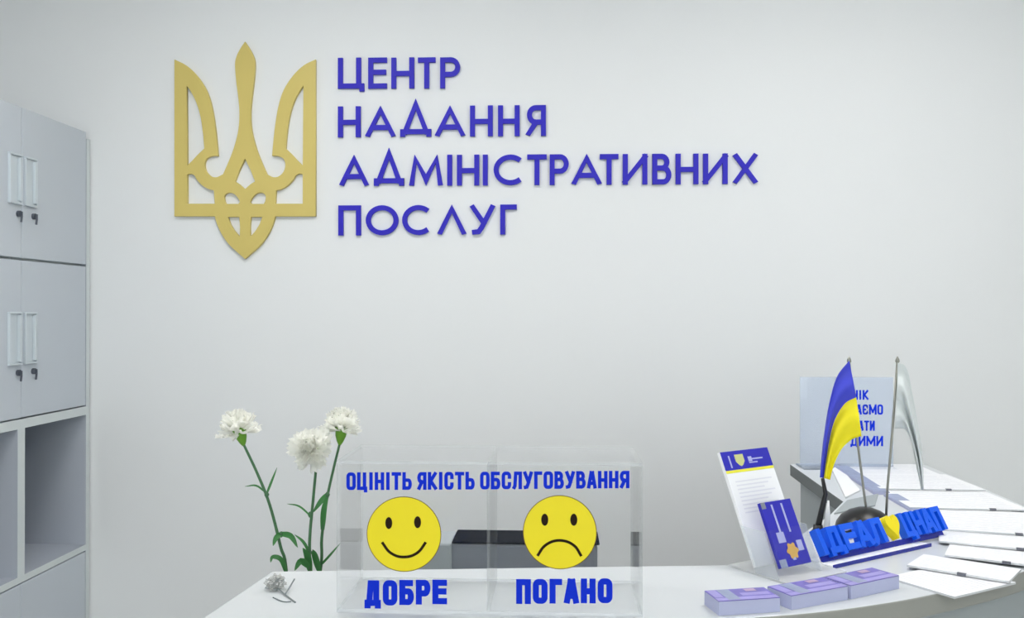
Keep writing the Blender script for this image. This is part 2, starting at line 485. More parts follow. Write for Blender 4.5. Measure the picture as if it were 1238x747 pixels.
# ------------------------------------------------------------------ locker cabinet along the left wall
XC = PY(109.5, 400, D).x          # plane of the cabinet fronts
ZT = [2.085, 1.652, 1.199, 1.170, 0.751, 0.730]
cab = thing('locker_cabinet', 'tall pale grey locker cabinet with paired doors and open cells against the left wall', 'cabinet')
YC = [2.123, 2.5175, 2.89]        # column seams
bk, fr = XC - 0.42, XC
bm = bmesh.new()
pt = 0.022
for y0, y1 in ((2.105, 2.105 + pt), (2.500, 2.535), (2.872, 2.894)):
    box(bm, bk, fr - 0.019 if y0 > 2.4 and y0 < 2.6 else fr, y0, y1, 0.0, ZT[0] - pt)
box(bm, bk, fr - .019, 2.105, 2.894, ZT[0] - pt, ZT[0])                       # top
box(bm, bk, bk + 0.008, 2.127, 2.872, 0.06, ZT[0] - pt)                # back
for y0, y1 in ((2.127, 2.500), (2.535, 2.872)):
    box(bm, bk + .008, fr - 0.02, y0, y1, ZT[1] - .011, ZT[1] + .011)
    box(bm, bk + .008, fr, y0, y1, ZT[3], ZT[2] - .002)
    box(bm, bk + .008, fr, y0, y1, ZT[5] + .002, ZT[4])
    box(bm, bk + .008, fr - 0.05, y0, y1, 0.0, 0.06)
box(bm, fr - 0.019, fr, 2.500, 2.535, ZT[5] + .002, ZT[2] - .002)
bm.normal_update()
for f in bm.faces:
    c = f.calc_center_median()
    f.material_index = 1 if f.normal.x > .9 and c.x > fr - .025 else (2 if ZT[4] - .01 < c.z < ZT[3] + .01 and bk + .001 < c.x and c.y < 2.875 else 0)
obj('carcass', bm, [M_cab, M_cabedge, M_cabin], cab)
def locker_door(y0, y1, z0, z1, hinge_right, plate=None):
    d = obj('door', bx(fr - 0.018, fr, y0, y1, z0, z1), M_cab, cab, bevel=0.002)
    if plate:
        zp0, zp1, zl = plate
        a, b = (y0 + .006, y0 + .066) if hinge_right else (y1 - .066, y1 - .006)
        bm = bmesh.new()                                               # recessed pull: raised rim and a dished plate
        for q in ((a, b, zp0, zp0 + .006), (a, b, zp1 - .006, zp1), (a, a + .005, zp0 + .006, zp1 - .006), (b - .005, b, zp0 + .006, zp1 - .006)):
            box(bm, fr - .001, fr + .008, *q)
        box(bm, fr - .001, fr + .002, a + .005, b - .005, zp0 + .006, zp1 - .006)
        box(bm, fr + .002, fr + .011, *( (b - .018, b - .010) if hinge_right else (b - .018, b - .010) ), zp0 + .01, zp1 - .01)
        tag(obj('handle', bm, M_plate, d, bevel=.0015), 'pale upright pull plate')
        bm = bmesh.new()
        cy = b - .012
        tube(bm, [(fr - .001, cy, zl), (fr + .008, cy, zl)], .009, 14)
        box(bm, fr + .008, fr + .014, cy - .0015, cy + .0015, zl - .006, zl + .006)
        tube(bm, [(fr + .012, cy, zl - .006), (fr + .010, cy, zl - .024)], .003, 6)
        tag(obj('lock', bm, M_lock, d), 'dark metal lock with its key')
gp = .0025
for col in (0, 1):
    y0, y1 = (2.129, YC[1] - gp / 2) if col == 0 else (YC[1] + gp / 2, 2.870)
    locker_door(y0, y1, ZT[1] + .004, ZT[0], col, (1.806, 1.948, 1.780))
    locker_door(y0, y1, ZT[2] + .002, ZT[1] - .003, col, (1.352, 1.502, 1.330))
    locker_door(y0, y1, 0.062, ZT[5] - .002, col, None)

# ------------------------------------------------------------------ gold trident on the wall
def wall_pt(p, y=D):
    q = PY(p[0], p[1], y)
    return (q.x, q.z)
CX = 297.8
half = dict(
    outer=[(297.8, 52), (292.5, 60), (288, 69), (286, 79), (287.5, 100), (290, 120), (291.3, 138), (290, 158), (284.5, 180), (277.5, 198), (271.5, 211.5),
           (264, 215), (257, 214), (251, 208), (249, 200), (251, 193), (257, 189.5), (265, 189), (263.5, 172), (261.5, 154), (257.5, 130), (251, 110),
           (240, 93), (227, 80.5), (213, 73.5), (213, 261.8), (261.5, 261.8), (265, 273), (271, 285), (279, 296), (288, 304.5), (297.8, 313)],
    h1=[(227.3, 104), (233, 112), (239, 124), (244, 140), (247.2, 160), (249, 180.5), (242, 187), (235, 194.5), (228, 201.5)],
    h2=[(228, 211.5), (232.5, 210.5), (237, 212.5), (241, 219), (247, 225), (254, 229), (260.5, 230.5), (261.5, 247), (228, 247)],
    h4=[(273.2, 244), (272.6, 238), (275, 234.5), (279, 233.2), (284, 234.5), (289, 239), (292, 244.5), (290, 247.2), (275, 247.2)],
    h5=[(276.7, 262.5), (291, 262.5), (292, 275), (291.6, 287), (285, 279.5), (280, 271.5)])
def smooth(pts, cuts, n=4):
    out = []
    for a, b in zip(cuts, cuts[1:]):
        seg = [(*p, 0) for p in pts[a:b + 1]]
        out += [(p.x, p.y) for p in (bez(seg, n) if b - a > 1 else [Vector(q) for q in seg])][:-1]
    return out + [pts[cuts[-1]]]
half['outer'] = smooth(half['outer'], (0, 10, 17, 24, 25, 26, 31))
half['h1'] = smooth(half['h1'], (0, 5, 8))
half['h2'] = smooth(half['h2'], (0, 2, 6, 7, 8))
half['h4'] = smooth(half['h4'], (0, 6, 7, 8))
half['h5'] = smooth(half['h5'], (0, 1, 3, 5))
mir = lambda p: (2 * CX - p[0], p[1])
loops = [half['outer'] + [mir(p) for p in half['outer'][1:-1]][::-1]]
loops += [[mir(p) for p in half[k]] for k in ('h1', 'h2', 'h4', 'h5')] + [half[k] for k in ('h1', 'h2', 'h4', 'h5')]
loops.append([(297.8, 192), (290.5, 207), (285.5, 220), (291, 223.5), (297.8, 229.5), (304.6, 223.5), (310.1, 220), (305.1, 207)])
cu = bpy.data.curves.new('trident', 'CURVE')
cu.dimensions = '2D'
cu.fill_mode = 'BOTH'
cu.extrude = 0.006
cu.bevel_depth = 0.0006
for lp in loops:
    sp = cu.splines.new('POLY')
    sp.points.add(len(lp) - 1)
    for q, p in zip(sp.points, lp):
        a = wall_pt(p)
        q.co = (a[0], a[1], 0, 1)
    sp.use_cyclic_u = True
tmp = bpy.data.objects.new('tmp', cu)
C.objects.link(tmp)
bpy.context.view_layer.update()
me = bpy.data.meshes.new_from_object(tmp.evaluated_get(bpy.context.evaluated_depsgraph_get()))
bpy.data.objects.remove(tmp)
me.materials.clear()
me.materials.append(M_gold)
cxyz = PY(CX, 182, D)
me.transform(Matrix.Translation((-cxyz.x, -cxyz.z, 0)))
me.transform(Matrix.Rotation(R(90), 4, 'X'))
emb = bpy.data.objects.new('trident_emblem', me)
C.objects.link(emb)
emb.location = (cxyz.x, D - 0.0066, cxyz.z)
tag(emb, 'flat gold trident coat of arms mounted on the wall left of the lettering', 'emblem')

# ------------------------------------------------------------------ blue lettering on the wall, one thing per line
LINES = [
    ('ЦЕНТР', 'blue raised word ЦЕНТР, topmost line of the wall lettering', (70.5, 107.9), (70.0, 107.4),
     [(409.3, 441), (445.8, 468.3), (473.6, 501.2), (505.7, 526.9), (532.5, 556.6)]),
    ('НАДАННЯ', 'blue raised word НАДАННЯ, second line of the wall lettering', (129.2, 166.6), (127.6, 164.8),
     [(409.3, 436.6), (443, 478), (484.3, 521.8), (527, 562), (568.5, 596), (602.3, 628.3), (635.7, 660)]),
    ('АДМІНІСТРАТИВНИХ', 'blue raised word АДМІНІСТРАТИВНИХ, third and longest line of the wall lettering', (188.2, 225.4), (185.8, 222.6),
     [(411.6, 445.7), (452.6, 489), (495.4, 535.4), (541.0, 547), (552.8, 579.6), (583.9, 589.9), (597, 634.5), (637.5, 661), (664.6, 687.6),
      (691.8, 726.6), (725, 747.5), (752.8, 782.4), (788.3, 811.3), (816.5, 844), (849.6, 879.2), (885.8, 915.4)]),
    ('ПОСЛУГ', 'blue raised word ПОСЛУГ, lowest line of the wall lettering', (248.6, 285), (247.5, 283.6),
     [(409.8, 437), (442.9, 482.2), (486.7, 522.9), (529.9, 563.3), (569.2, 598), (605, 624.9)]),
]
for word, label, (ta, ba), (tb, bb), cells in LINES:
    org = PY(cells[0][0], ba, D)
    t = thing('wall_lettering', label, 'lettering', (org.x, D, org.z), (R(90), 0, 0), group='blue lettering on the wall')
    a0, a1 = cells[0][0], cells[-1][1]
    for ch, (x0, x1) in zip(word, cells):
        k = ((x0 + x1) / 2 - a0) / (a1 - a0)
        tp, bt = ta + (tb - ta) * k, ba + (bb - ba) * k
        p0, p1 = PY(x0, bt, D), PY(x1, tp, D)
        bm = bmesh.new()
        glyph(bm, ch, p0.x - org.x, p1.x - org.x, p0.z - org.z, p1.z - org.z, 0.0158, 0.0005, 0.010, RND, cap=ch not in 'ОС')
        obj('letter', bm, M_blue, t)

# ------------------------------------------------------------------ reception desk
ZC = 1.105
desk = thing('reception_desk', 'white reception desk with a raised counter curving away to the right', 'desk')
def pz2(px, py, z=ZC):
    q = PZ(px, py, z)
    return Vector((q.x, q.y, 0))
pl0, pl1 = pz2(245, 747), pz2(329, 690.5)
dirl = (pl1 - pl0).normalized()
front_left = pl0 - dirl * 0.012
outer = [front_left, pz2(620, 752), pz2(820, 750.5), pz2(960, 742.5), pz2(1060, 730.5), pz2(1150, 713.5), pz2(1238, 690.5),
         Vector((.86, 1.575, 0)), Vector((.925, 1.74, 0)), Vector((.952, 1.92, 0)), Vector((.956, 2.12, 0)), Vector((.956, 2.43, 0))]
curve_pts = bez([(p.x, p.y, 0) for p in outer[1:]], 6)
inner = [Vector((.655, 2.43, 0)), pz2(955, 561), pz2(1019, 606), pz2(1003, 622), pz2(962, 650), pz2(900, 682.5), pz2(780, 684), pl1]
outline = [(front_left.x, front_left.y)] + [(p.x, p.y) for p in curve_pts] + [(p.x, p.y) for p in inner]
bm = bmesh.new()
prism(bm, outline, ZC - .030, ZC, 0)
bm.normal_update()
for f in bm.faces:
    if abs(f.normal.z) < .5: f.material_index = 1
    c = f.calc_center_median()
    if abs(f.normal.z) < .5 and f.normal.x < -.3 and c.x > .2: f.material_index = 2  # inner edge faces take the painted shade
o = obj('counter_top', bm, [M_desk, M_edge, M_inner_shade], desk)
md = o.modifiers.new('bevel', 'BEVEL'); md.width = .0025; md.segments = 2; md.limit_method = 'ANGLE'; md.angle_limit = R(50)
cen = Vector((0.35, 1.65, 0))
def inset(pts, d):
    n = len(pts)
    res = []
    for i in range(n):
        a, b, c = (Vector((*pts[(i + k) % n], 0)) for k in (-1, 0, 1))
        u, v = (b - a).normalized(), (c - b).normalized()
        nn = (Vector((-u.y, u.x, 0)) + Vector((-v.y, v.x, 0))).normalized()
        q = b + nn * d
        res.append((q.x, q.y))
    return res
bm = bmesh.new()
prism(bm, inset(outline, .028), 0.08, ZC - .030)
obj('desk_front', bm, M_body, desk)
bm = bmesh.new()
prism(bm, inset(outline, .06), 0.0, 0.08)
obj('plinth', bm, M_blackpl, desk)
obj('worktop', bx(-.44, .30, 1.372, 2.02, .715, .740), M_desk, desk)
obj('leg', bx(-.44, -.415, 1.40, 2.0, 0, .715), M_body, desk)
obj('leg', bx(.275, .30, 1.45, 2.0, 0, .715), M_body, desk)

# printer behind the counter on the worktop
pr0, pr1 = PY(497, 653.5, 1.72), PY(725, 653.5, 1.72)
prn = thing('printer', 'slim grey printer with a black top on the lower worktop, seen through the clear box', 'printer', ((pr0.x + pr1.x) / 2, 1.72, .741))
hw, hp = (pr1.x - pr0.x) / 2, pr0.z - .741
obj('body', bx(-hw + .004, hw - .004, 0, .092, 0, hp - .004), M_prgrey, prn, bevel=.006)
tag(obj('lid', bx(-hw + .078, hw, -.002, .094, hp - .004, hp), M_prdark, prn, bevel=.005), 'dark lid')
obj('paper_tray', bx(-hw + .05, hw - .05, -.03, 0, .05, .075), M_prdark, prn, bevel=.003)
tag(obj('side_panel', bx(-hw, -hw + .078, -.006, .095, hp - .16, hp - .003), M_prlight, prn, bevel=.004), 'lighter grey control panel')

# ------------------------------------------------------------------ clear feedback box
B0, B1 = PZ(403.5, 745, ZC), PZ(775.5, 742, ZC)
BW = B1.x - B0.x
BD, BH, TK = 0.148, 0.200, 0.004
BY = (B0.y + B1.y) / 2
fb = thing('feedback_box', 'clear acrylic feedback box with two yellow face stickers on the counter', 'box', (B0.x, BY, ZC))
def panel(name, a, thin):
    """thin slab: clear on its two large faces, frosted on the cut edges"""
    bm = bmesh.new()
    box(bm, *a)
    bm.normal_update()
    for f in bm.faces:
        f.material_index = 0 if abs(f.normal[thin]) > .5 else 1
    return obj(name, bm, [M_acrtop if name == 'top_panel' else M_acr, M_acredge], fb)
fpan = panel('front_panel', (0, BW, 0, TK, TK, BH - TK), 1)
panel('back_panel', (0, BW, BD - TK, BD, TK, BH - TK), 1)
panel('side_panel', (0, TK, TK, BD - TK, TK, BH - TK), 0)
panel('side_panel', (BW - TK, BW, TK, BD - TK, TK, BH - TK), 0)
panel('divider', (BW / 2 - TK / 2, BW / 2 + TK / 2, TK, BD - TK, TK, BH - TK), 0)
panel('top_panel', (0, BW, 0, BD, BH - TK, BH), 2)
panel('bottom_panel', (0, BW, 0, BD, 0, TK), 2)
def bp(px, py):                    # point of the box front, in the box's own x and z
    q = PY(px, py, BY)
    return q.x - B0.x, q.z - ZC
TOF = Matrix.Rotation(R(90), 4, 'X')           # xy drawing plane -> upright, facing the viewer (-y)
def box_word(text, x0, x1, la, lb, s):
    bm = bmesh.new()
    (ax, ab), (_, at) = bp(x0, la[1]), bp(x0, la[0])
    (cx, cb), (_, ct) = bp(x1, lb[1]), bp(x1, lb[0])
    for ch, u0, u1 in text_cells(text, ax, cx, .13):
        k = ((u0 + u1) / 2 - ax) / (cx - ax)
        glyph(bm, ch, u0, u1, ab + (cb - ab) * k, at + (ct - at) * k, s, 0.0001, 0.0005, BLD)
    o = obj('lettering', bm, M_sticker, fpan, M=TOF)
    return tag(o, 'blue printed word ' + text)
box_word('ОЦІНІТЬ', 418.8, 498, (571.0, 592.4), (570.6, 592), .0046)
box_word('ЯКІСТЬ', 504.5, 574, (570.6, 592), (570.2, 591.6), .0046)
box_word('ОБСЛУГОВУВАННЯ', 580.4, 761, (570.2, 591.6), (569.0, 590), .0046)
box_word('ДОБРЕ', 440.8, 540.5, (701.5, 732.5), (700.5, 730), .0080)
box_word('ПОГАНО', 624, 740.5, (700, 730), (699, 728.8), .0080)
def smiley(cx, cy, r, eyes, mouth, label):
    X, Z = bp(cx, cy)
    rad = bp(cx + r, cy)[0] - X
    bm = bmesh.new()
    lathe(bm, [(0, .0008), (rad - .0010, .0008), (rad - .0010, .0003), (0, .0003)], 64, 0)
    lathe(bm, [(rad - .0010, .0009), (rad, .0009), (rad, .0001), (rad - .0010, .0001), (rad - .0010, .0009)], 64, 1)
    bm.transform(Matrix.Translation((X, Z, 0)))
    o = tag(obj('face_sticker', bm, [M_yellow, M_outline], fb, M=TOF), label)
    for ex, ey in eyes:
        p = bp(ex, ey)
        bm = bmesh.new()
        disc(bm, p[0], p[1], .0046, .0078, .0011)
        tag(obj('eye', bm, M_black, o, M=TOF), 'black oval eye')
    bm = bmesh.new()
    L, Q, _ = ribbon([Vector(bp(*p)).to_3d() .xy for p in bez([(*m, 0) for m in mouth], 6) for p in [(p[0], p[1])]], .0036)
    va, vb = ([bm.verts.new((p.x, p.y, .0011)) for p in S] for S in (L, Q))
    for i in range(len(va) - 1): bm.faces.new((va[i], vb[i], vb[i + 1], va[i + 1]))
    tag(obj('mouth', bm, M_black, o, M=TOF), 'dark curved mouth')
smiley(488.4, 645.5, 45.2, ((470.2, 632), (505, 631)), ((463, 656.5), (470, 666), (479, 671.5), (488, 673), (498, 671.5), (507, 666), (514, 656.5)), 'round yellow smiling face')
smiley(676.8, 643.2, 44.8, ((658.6, 628), (693.7, 628)), ((650.7, 670.3), (657, 661), (666, 655), (676.3, 653), (687, 655), (696, 661), (702, 670.6)), 'round yellow frowning face')

# ------------------------------------------------------------------ carnations in a vase behind the counter
YV = 1.60
vb = PY(362, 690, YV)
VX = vb.x
vase = thing('glass_vase', 'clear glass vase of carnations standing on the lower worktop', 'vase', (VX, YV, .741))
bm = bmesh.new()
lathe(bm, [(0, 0), (.040, 0), (.042, .01), (.036, .10), (.040, .22), (.046, .262), (.043, .262), (.037, .22), (.033, .10), (.036, .014), (0, .012)], 32)
obj('body', bm, M_glass, vase, smooth=True)

def petal_mesh(seed, L, W):
    rnd = random.Random(seed)
    bm = bmesh.new()
    nu, nv = 9, 6
    ph = rnd.uniform(0, 6)
    g = []
    for j in range(nv + 1):
        t = j / nv
        row = []
        for i in range(nu + 1):
            s = i / nu * 2 - 1
            wdt = W * (0.16 + 0.84 * t ** 0.8)
            r = L * t * (1 - .16 * s * s) + (L * .07 * (1 if i % 2 else -1) * (t > .99))
            row.append(bm.verts.new((math.sin(s * 0.9) * wdt, r * .96 + 0, .0035 * t * math.sin(s * 7 + ph) + .004 * t * t * math.sin(s * 3.1 + ph * 2) + L * .34 * t * t)))
        g.append(row)
    for j in range(nv):
        for i in range(nu):
            bm.faces.new((g[j][i], g[j][i + 1], g[j + 1][i + 1], g[j + 1][i]))
    me = bpy.data.meshes.new('petal')
    bm.to_mesh(me)
    bm.free()
    me.materials.append(M_petal)
    for p in me.polygons: p.use_smooth = True
    return me
PET = [petal_mesh(k, .030 + .002 * (k % 3), .017 + .0015 * (k % 2)) for k in range(6)]

def leaf_blade(parent, pts, width, m=None):
    """long narrow carnation leaf along the points, folded along its midrib"""
    P = bez(pts, 5)
    bm = bmesh.new()
    n = len(P)
    rows = []
    for i, p in enumerate(P):
        t = i / (n - 1)
        d = (P[min(i + 1, n - 1)] - P[max(i - 1, 0)]).normalized()
        side = d.cross(Vector((0.15, -1, 0.1))).normalized()
        up = side.cross(d)
        wd = width * (math.sin(math.pi * min(1, .18 + t * .82)) ** .8) * .5 + .0002
        rows.append([bm.verts.new(p + side * wd + up * wd * .5), bm.verts.new(p), bm.verts.new(p - side * wd + up * wd * .5)])
    for a, b in zip(rows, rows[1:]):
        for k in (0, 1): bm.faces.new((a[k], a[k + 1], b[k + 1], b[k]))
    return obj('leaf', bm, m or M_leafg, parent, smooth=True)

def carnation(head, up, stem_px, label, leaves, size=1.0, nodes=()):
    root = thing('carnation', label, 'flower', (VX, YV, .752), group='white carnations in the vase')
    O = Vector((VX, YV, .752))
    pts = [PY(x, y, YV + dy) - O for x, y, dy in stem_px]
    base = Vector((random.uniform(-.015, .015), random.uniform(-.01, .01), 0.004))
    allp = bez([base] + pts, 6)
    bm = bmesh.new()
    tube(bm, allp, [.0030 - .0008 * i / len(allp) for i in range(len(allp))], 8)
    for nx, ny in nodes:
        p = PY(nx, ny, YV) - O
        tube(bm, [p - Vector((0, 0, .005)), p, p + Vector((0, 0, .005))], [.002, .0045, .002], 8)
    obj('stem', bm, M_stem, root, smooth=True)
    up = Vector(up).normalized()
    H = pts[-1]
    q = up.to_track_quat('Z', 'Y').to_matrix().to_4x4()
    bm = bmesh.new()
    lathe(bm, [(.0025, -.004), (.006, .002), (.0095, .012), (.0105, .022), (.0125, .028), (.010, .028), (0, .024)], 15)
    for v in bm.verts:
        if v.co.z > .0275: v.co.z += .004 * math.cos(5 * math.atan2(v.co.y, v.co.x))
    obj('calyx', bm, M_calyx, root, smooth=True, M=Matrix.Translation(H) @ q)
    crown = H + up * .022
    k = 0
    for ring, (n, elev, off) in enumerate(((9, -14, .001), (9, 8, .004), (8, 28, .006), (7, 48, .008), (6, 66, .009), (4, 82, .010))):
        for i in range(n):
            az = 2 * math.pi * (i + .5 * (ring % 2)) / n + random.uniform(-.2, .2)
            el = R(elev + random.uniform(-8, 8))
            o = bpy.data.objects.new('petal', PET[k % 6])
            C.objects.link(o)
            o.parent = root
            sc = size * 1.0 * random.uniform(.9, 1.1) * (1 - .05 * ring)
            o.matrix_local = Matrix.Translation(crown + up * off) @ q @ Matrix.Rotation(az, 4, 'Z') @ Matrix.Rotation(el, 4, 'X') @ Matrix.Rotation(random.uniform(-.3, .3), 4, 'Y') @ Matrix.Scale(sc, 4)
            k += 1
    for lp, wd in leaves:
        leaf_blade(root, [PY(x, y, YV + dy) - O for x, y, dy in lp], wd)
    return root
carnation(None, (-.22, -.15, 1), [(347, 700, 0), (339, 660, 0), (326, 610, 0), (311, 572, 0), (294, 536, 0)],
          'white carnation on the leaning stem, leftmost of the three flowers',
          [([(340, 645, 0), (334, 650, -.01), (330, 660, -.015)], .009), ([(340, 645, 0), (352, 648, -.008), (360, 662, -.012)], .010),
           ([(322, 598, 0), (328, 583, .004), (335, 565, .008)], .004), ([(322, 596, 0), (310, 587, 0), (296, 588, .004)], .003),
           ([(346, 692, 0), (340, 676, -.01), (330, 673, -.012), (327, 680, -.014)], .008)], size=1.15, nodes=((322.5, 598), (340, 646)))
carnation(None, (-.10, -.95, .42), [(374, 700, -.01), (374.5, 650, -.01), (379, 600, -.01), (382, 566, -.012), (383, 548, -.010)],
          'white carnation facing forward, the lowest of the three flowers',
          [([(377, 625, -.01), (362, 612, -.004), (347, 609, 0)], .003), ([(374, 668, -.01), (367, 655, -.012), (356, 646, -.01)], .005),
           ([(375, 690, -.01), (372, 672, -.02), (366, 662, -.025)], .012), ([(374, 685, -.02), (364, 678, -.026), (356, 690, -.03)], .011)],
          size=1.16, nodes=((375, 622), (374.5, 668)))
carnation(None, (.10, .05, 1), [(386, 700, .01), (389, 650, .01), (395, 605, .01), (402, 572, .012), (411, 535, .014)],
          'white carnation held highest beside the clear box, rightmost of the three flowers',
          [([(396, 597, .01), (388, 606, 0), (378, 620, -.005)], .009), ([(390, 640, .01), (392, 615, .002), (397, 596, 0)], .010),
           ([(387, 684, .01), (398, 672, .006), (412, 656, .006)], .004), ([(386, 690, .0), (381, 672, -.008), (378, 664, -.01)], .011)],
          size=1.12, nodes=((396, 598),))

# small tangle of clear film and wire on the counter's left end
tp = PZ(339, 715, ZC)
tg = thing('wire_tangle', 'small tangle of clear film and grey wire at the left end of the counter', 'scrap', (tp.x, tp.y, ZC))
bm = bmesh.new()
bmesh.ops.create_icosphere(bm, subdivisions=3, radius=.013)
for v in bm.verts:
    n = v.co.normalized()
    v.co = n * .013 * (1 + .35 * math.sin(n.x * 9 + n.z * 4) * math.sin(n.y * 8 + 1) + random.uniform(-.18, .18))
    v.co.z = max(-.0095, v.co.z * .75)
bm.transform(Matrix.Translation((-.008, .008, .0105)))
obj('film', bm, clear('crumpled_film', tint=(.93, .93, .92), ior=1.45, extra=.25, haze=(.62, .62, .6)), tg)
bm = bmesh.new()
rw = random.Random(3)
for q in range(7):
    c = Vector((-.010 + rw.uniform(-.006, .008), .006 + rw.uniform(-.006, .006), .009))
    a = rw.uniform(0, 6)
    pts = [c + Vector((math.cos(a + t * .8) * (.009 + .002 * math.sin(t * 2 + q)), math.sin(a + t * .8) * .008, max(-.0085, .007 * math.sin(t * 1.1 + q)))) for t in range(8)]
    tube(bm, bez(pts, 3), .0005, 5)
def rel(px, py, h): return PZ(px, py, ZC + h) - Vector((tp.x, tp.y, ZC))
tube(bm, bez([rel(356, 700, .012), rel(350, 710, .006), rel(345, 718, .0015)], 4), .0011, 6)
tube(bm, bez([rel(332, 708, .006), rel(345, 719, .0015), rel(357, 728, .0012)], 4), .0011, 6)
tube(bm, bez([rel(330, 722, .001), rel(342, 727, .001), rel(352, 727, .001)], 4), .0008, 6)
obj('wire', bm, M_wire, tg)

# ------------------------------------------------------------------ tilted leaflet holder
hb = PZ(964, 699, ZC)
hold = thing('leaflet_holder', 'clear tilted stand holding blue and white leaflets right of the feedback box', 'leaflet holder', (hb.x, hb.y, ZC), (0, 0, R(35)))
TB = R(25)
HM = Matrix.Rotation(-TB, 4, 'X')         # lean back: top goes to +y
def slab(x0, x1, z0, z1, y0, y1):
    return Matrix.Translation((0, y0, 0)) @ HM, (x0, x1, 0, y1 - y0, z0, z1)
def leaned(name, x0, x1, z0, z1, y0, th, m, parent, **k):
    bm = bmesh.new()
    box(bm, x0, x1, 0, th, z0, z1)
    return obj(name, bm, m, parent, M=Matrix.Translation((0, y0, 0)) @ HM, **k)
XO = .004
obj('base_plate', bx(-.045 + XO, .084, -.022, .10, 0, .003), [M_acrbase], hold)
leaned('back_plate', -.034, .084, .003, .150, .058, .003, M_acr, hold)
leaned('front_plate', -.040, .056, .003, .075, .000, .002, M_acr, hold)
bm = bmesh.new()
for x in (-.040, .054):
    a = [(x, .0, .003), (x, .045, .003), (x, .045 + .065 * math.tan(TB), .068), (x, .065 * math.tan(TB), .068)]
    b = [(x + .002, p[1], p[2]) for p in a]
    va, vb2 = [bm.verts.new(p) for p in a], [bm.verts.new(p) for p in b]
    bm.faces.new(va); bm.faces.new(vb2[::-1])
    for i in range(4): bm.faces.new((va[i], va[(i + 1) % 4], vb2[(i + 1) % 4], vb2[i]))
obj('side_wall', bm, M_acredge, hold)
# leaflets (things of their own, they sit in the holder)
hm = Matrix.Translation((hb.x, hb.y, ZC)) @ Matrix.Rotation(R(35), 4, 'Z')
def leaflet(name, label, y0, x0, x1, z0, z1, th, m):
    t = thing(name, label, 'leaflet', hm @ Vector((0, y0, 0)), (0, 0, R(35)))
    o = obj('sheet', bx(x0, x1, 0, th, z0, z1), m, t, M=HM)
    return t, o
def prints(parent, items, x0, x1, z0, z1, label=None):
    """flat print: quads / discs / strokes on the leaflet's face; u right, v up in 0..1"""
    bm = bmesh.new()
    mats = []
    for it in items:
        m = it[-1]
        if m not in mats: mats.append(m)
        mi = mats.index(m)
        U = lambda u: x0 + u * (x1 - x0)
        V = lambda v: z0 + v * (z1 - z0)
        lv = -.0003 - .0002 * it[-2]
        if it[0] == 'r':
            _, a, b, c, d, _, _ = it
            f = bm.faces.new([bm.verts.new(p) for p in ((U(a), lv, V(c)), (U(b), lv, V(c)), (U(b), lv, V(d)), (U(a), lv, V(d)))])
        else:
            f = bm.faces.new([bm.verts.new((U(p[0]), lv, V(p[1]))) for p in it[1]])
        f.material_index = mi
    return obj('print', bm, mats, parent, M=HM)
lx0, lx1, lz0, lz1 = -.028, .080, .0085, .190
t1, s1 = leaflet('leaflet', 'tall white leaflet with a blue header and yellow stripe in the back pocket', .051, lx0, lx1, lz0, lz1, .006, M_white)
shield = [(.26, .965), (.44, .965), (.44, .90), (.39, .868), (.35, .856), (.31, .868), (.26, .90)]
it = [('r', 0, 1, .83, 1, 0, M_leaf_blue), ('r', 0, 1, .805, .83, 0, M_leaf_yel), ('p', shield, 1, M_emb),
      ('r', .52, .60, .89, .935, 1, M_leaf_pale), ('r', .60, .83, .905, .918, 1, M_leaf_pale), ('r', .52, .70, .875, .886, 1, M_leaf_pale), ('r', .13, .16, .85, .96, 1, M_leaf_pale)]
for k in range(9):
    it.append(('r', .12, .88 - .1 * (k % 3), .72 - k * .034, .732 - k * .034, 1, M_faint))
prints(s1, it, lx0, lx1, lz0, lz1)
mx0, mx1, mz0, mz1 = -.020, .047, .016, .115
t2, s2 = leaflet('leaflet', 'small blue leaflet with pale upright print and an orange round picture in the front pocket', .006, mx0, mx1, mz0, mz1, .006, M_leaf_blue)
sun = [(.52 + .17 * math.cos(a) * (1 + .16 * math.cos(6 * a)), .22 + .115 * math.sin(a) * (1 + .16 * math.cos(6 * a))) for a in (2 * math.pi * k / 36 for k in range(36))]
it = [('r', .30, .36, .50, .95, 1, M_leaf_pale), ('r', .62, .68, .50, .95, 1, M_leaf_pale), ('r', .18, .42, .36, .52, 1, M_leaf_pale), ('p', sun, 2, M_orange),
      ('r', .72, .90, .20, .36, 1, M_leaf_pale), ('r', 0, .22, .0, .12, 1, M_bluegrey), ('r', 0, .14, .90, 1, 1, M_prgrey), ('r', .45, .55, .08, .14, 1, M_leaf_pale)]
prints(s2, it, mx0, mx1, mz0, mz1)

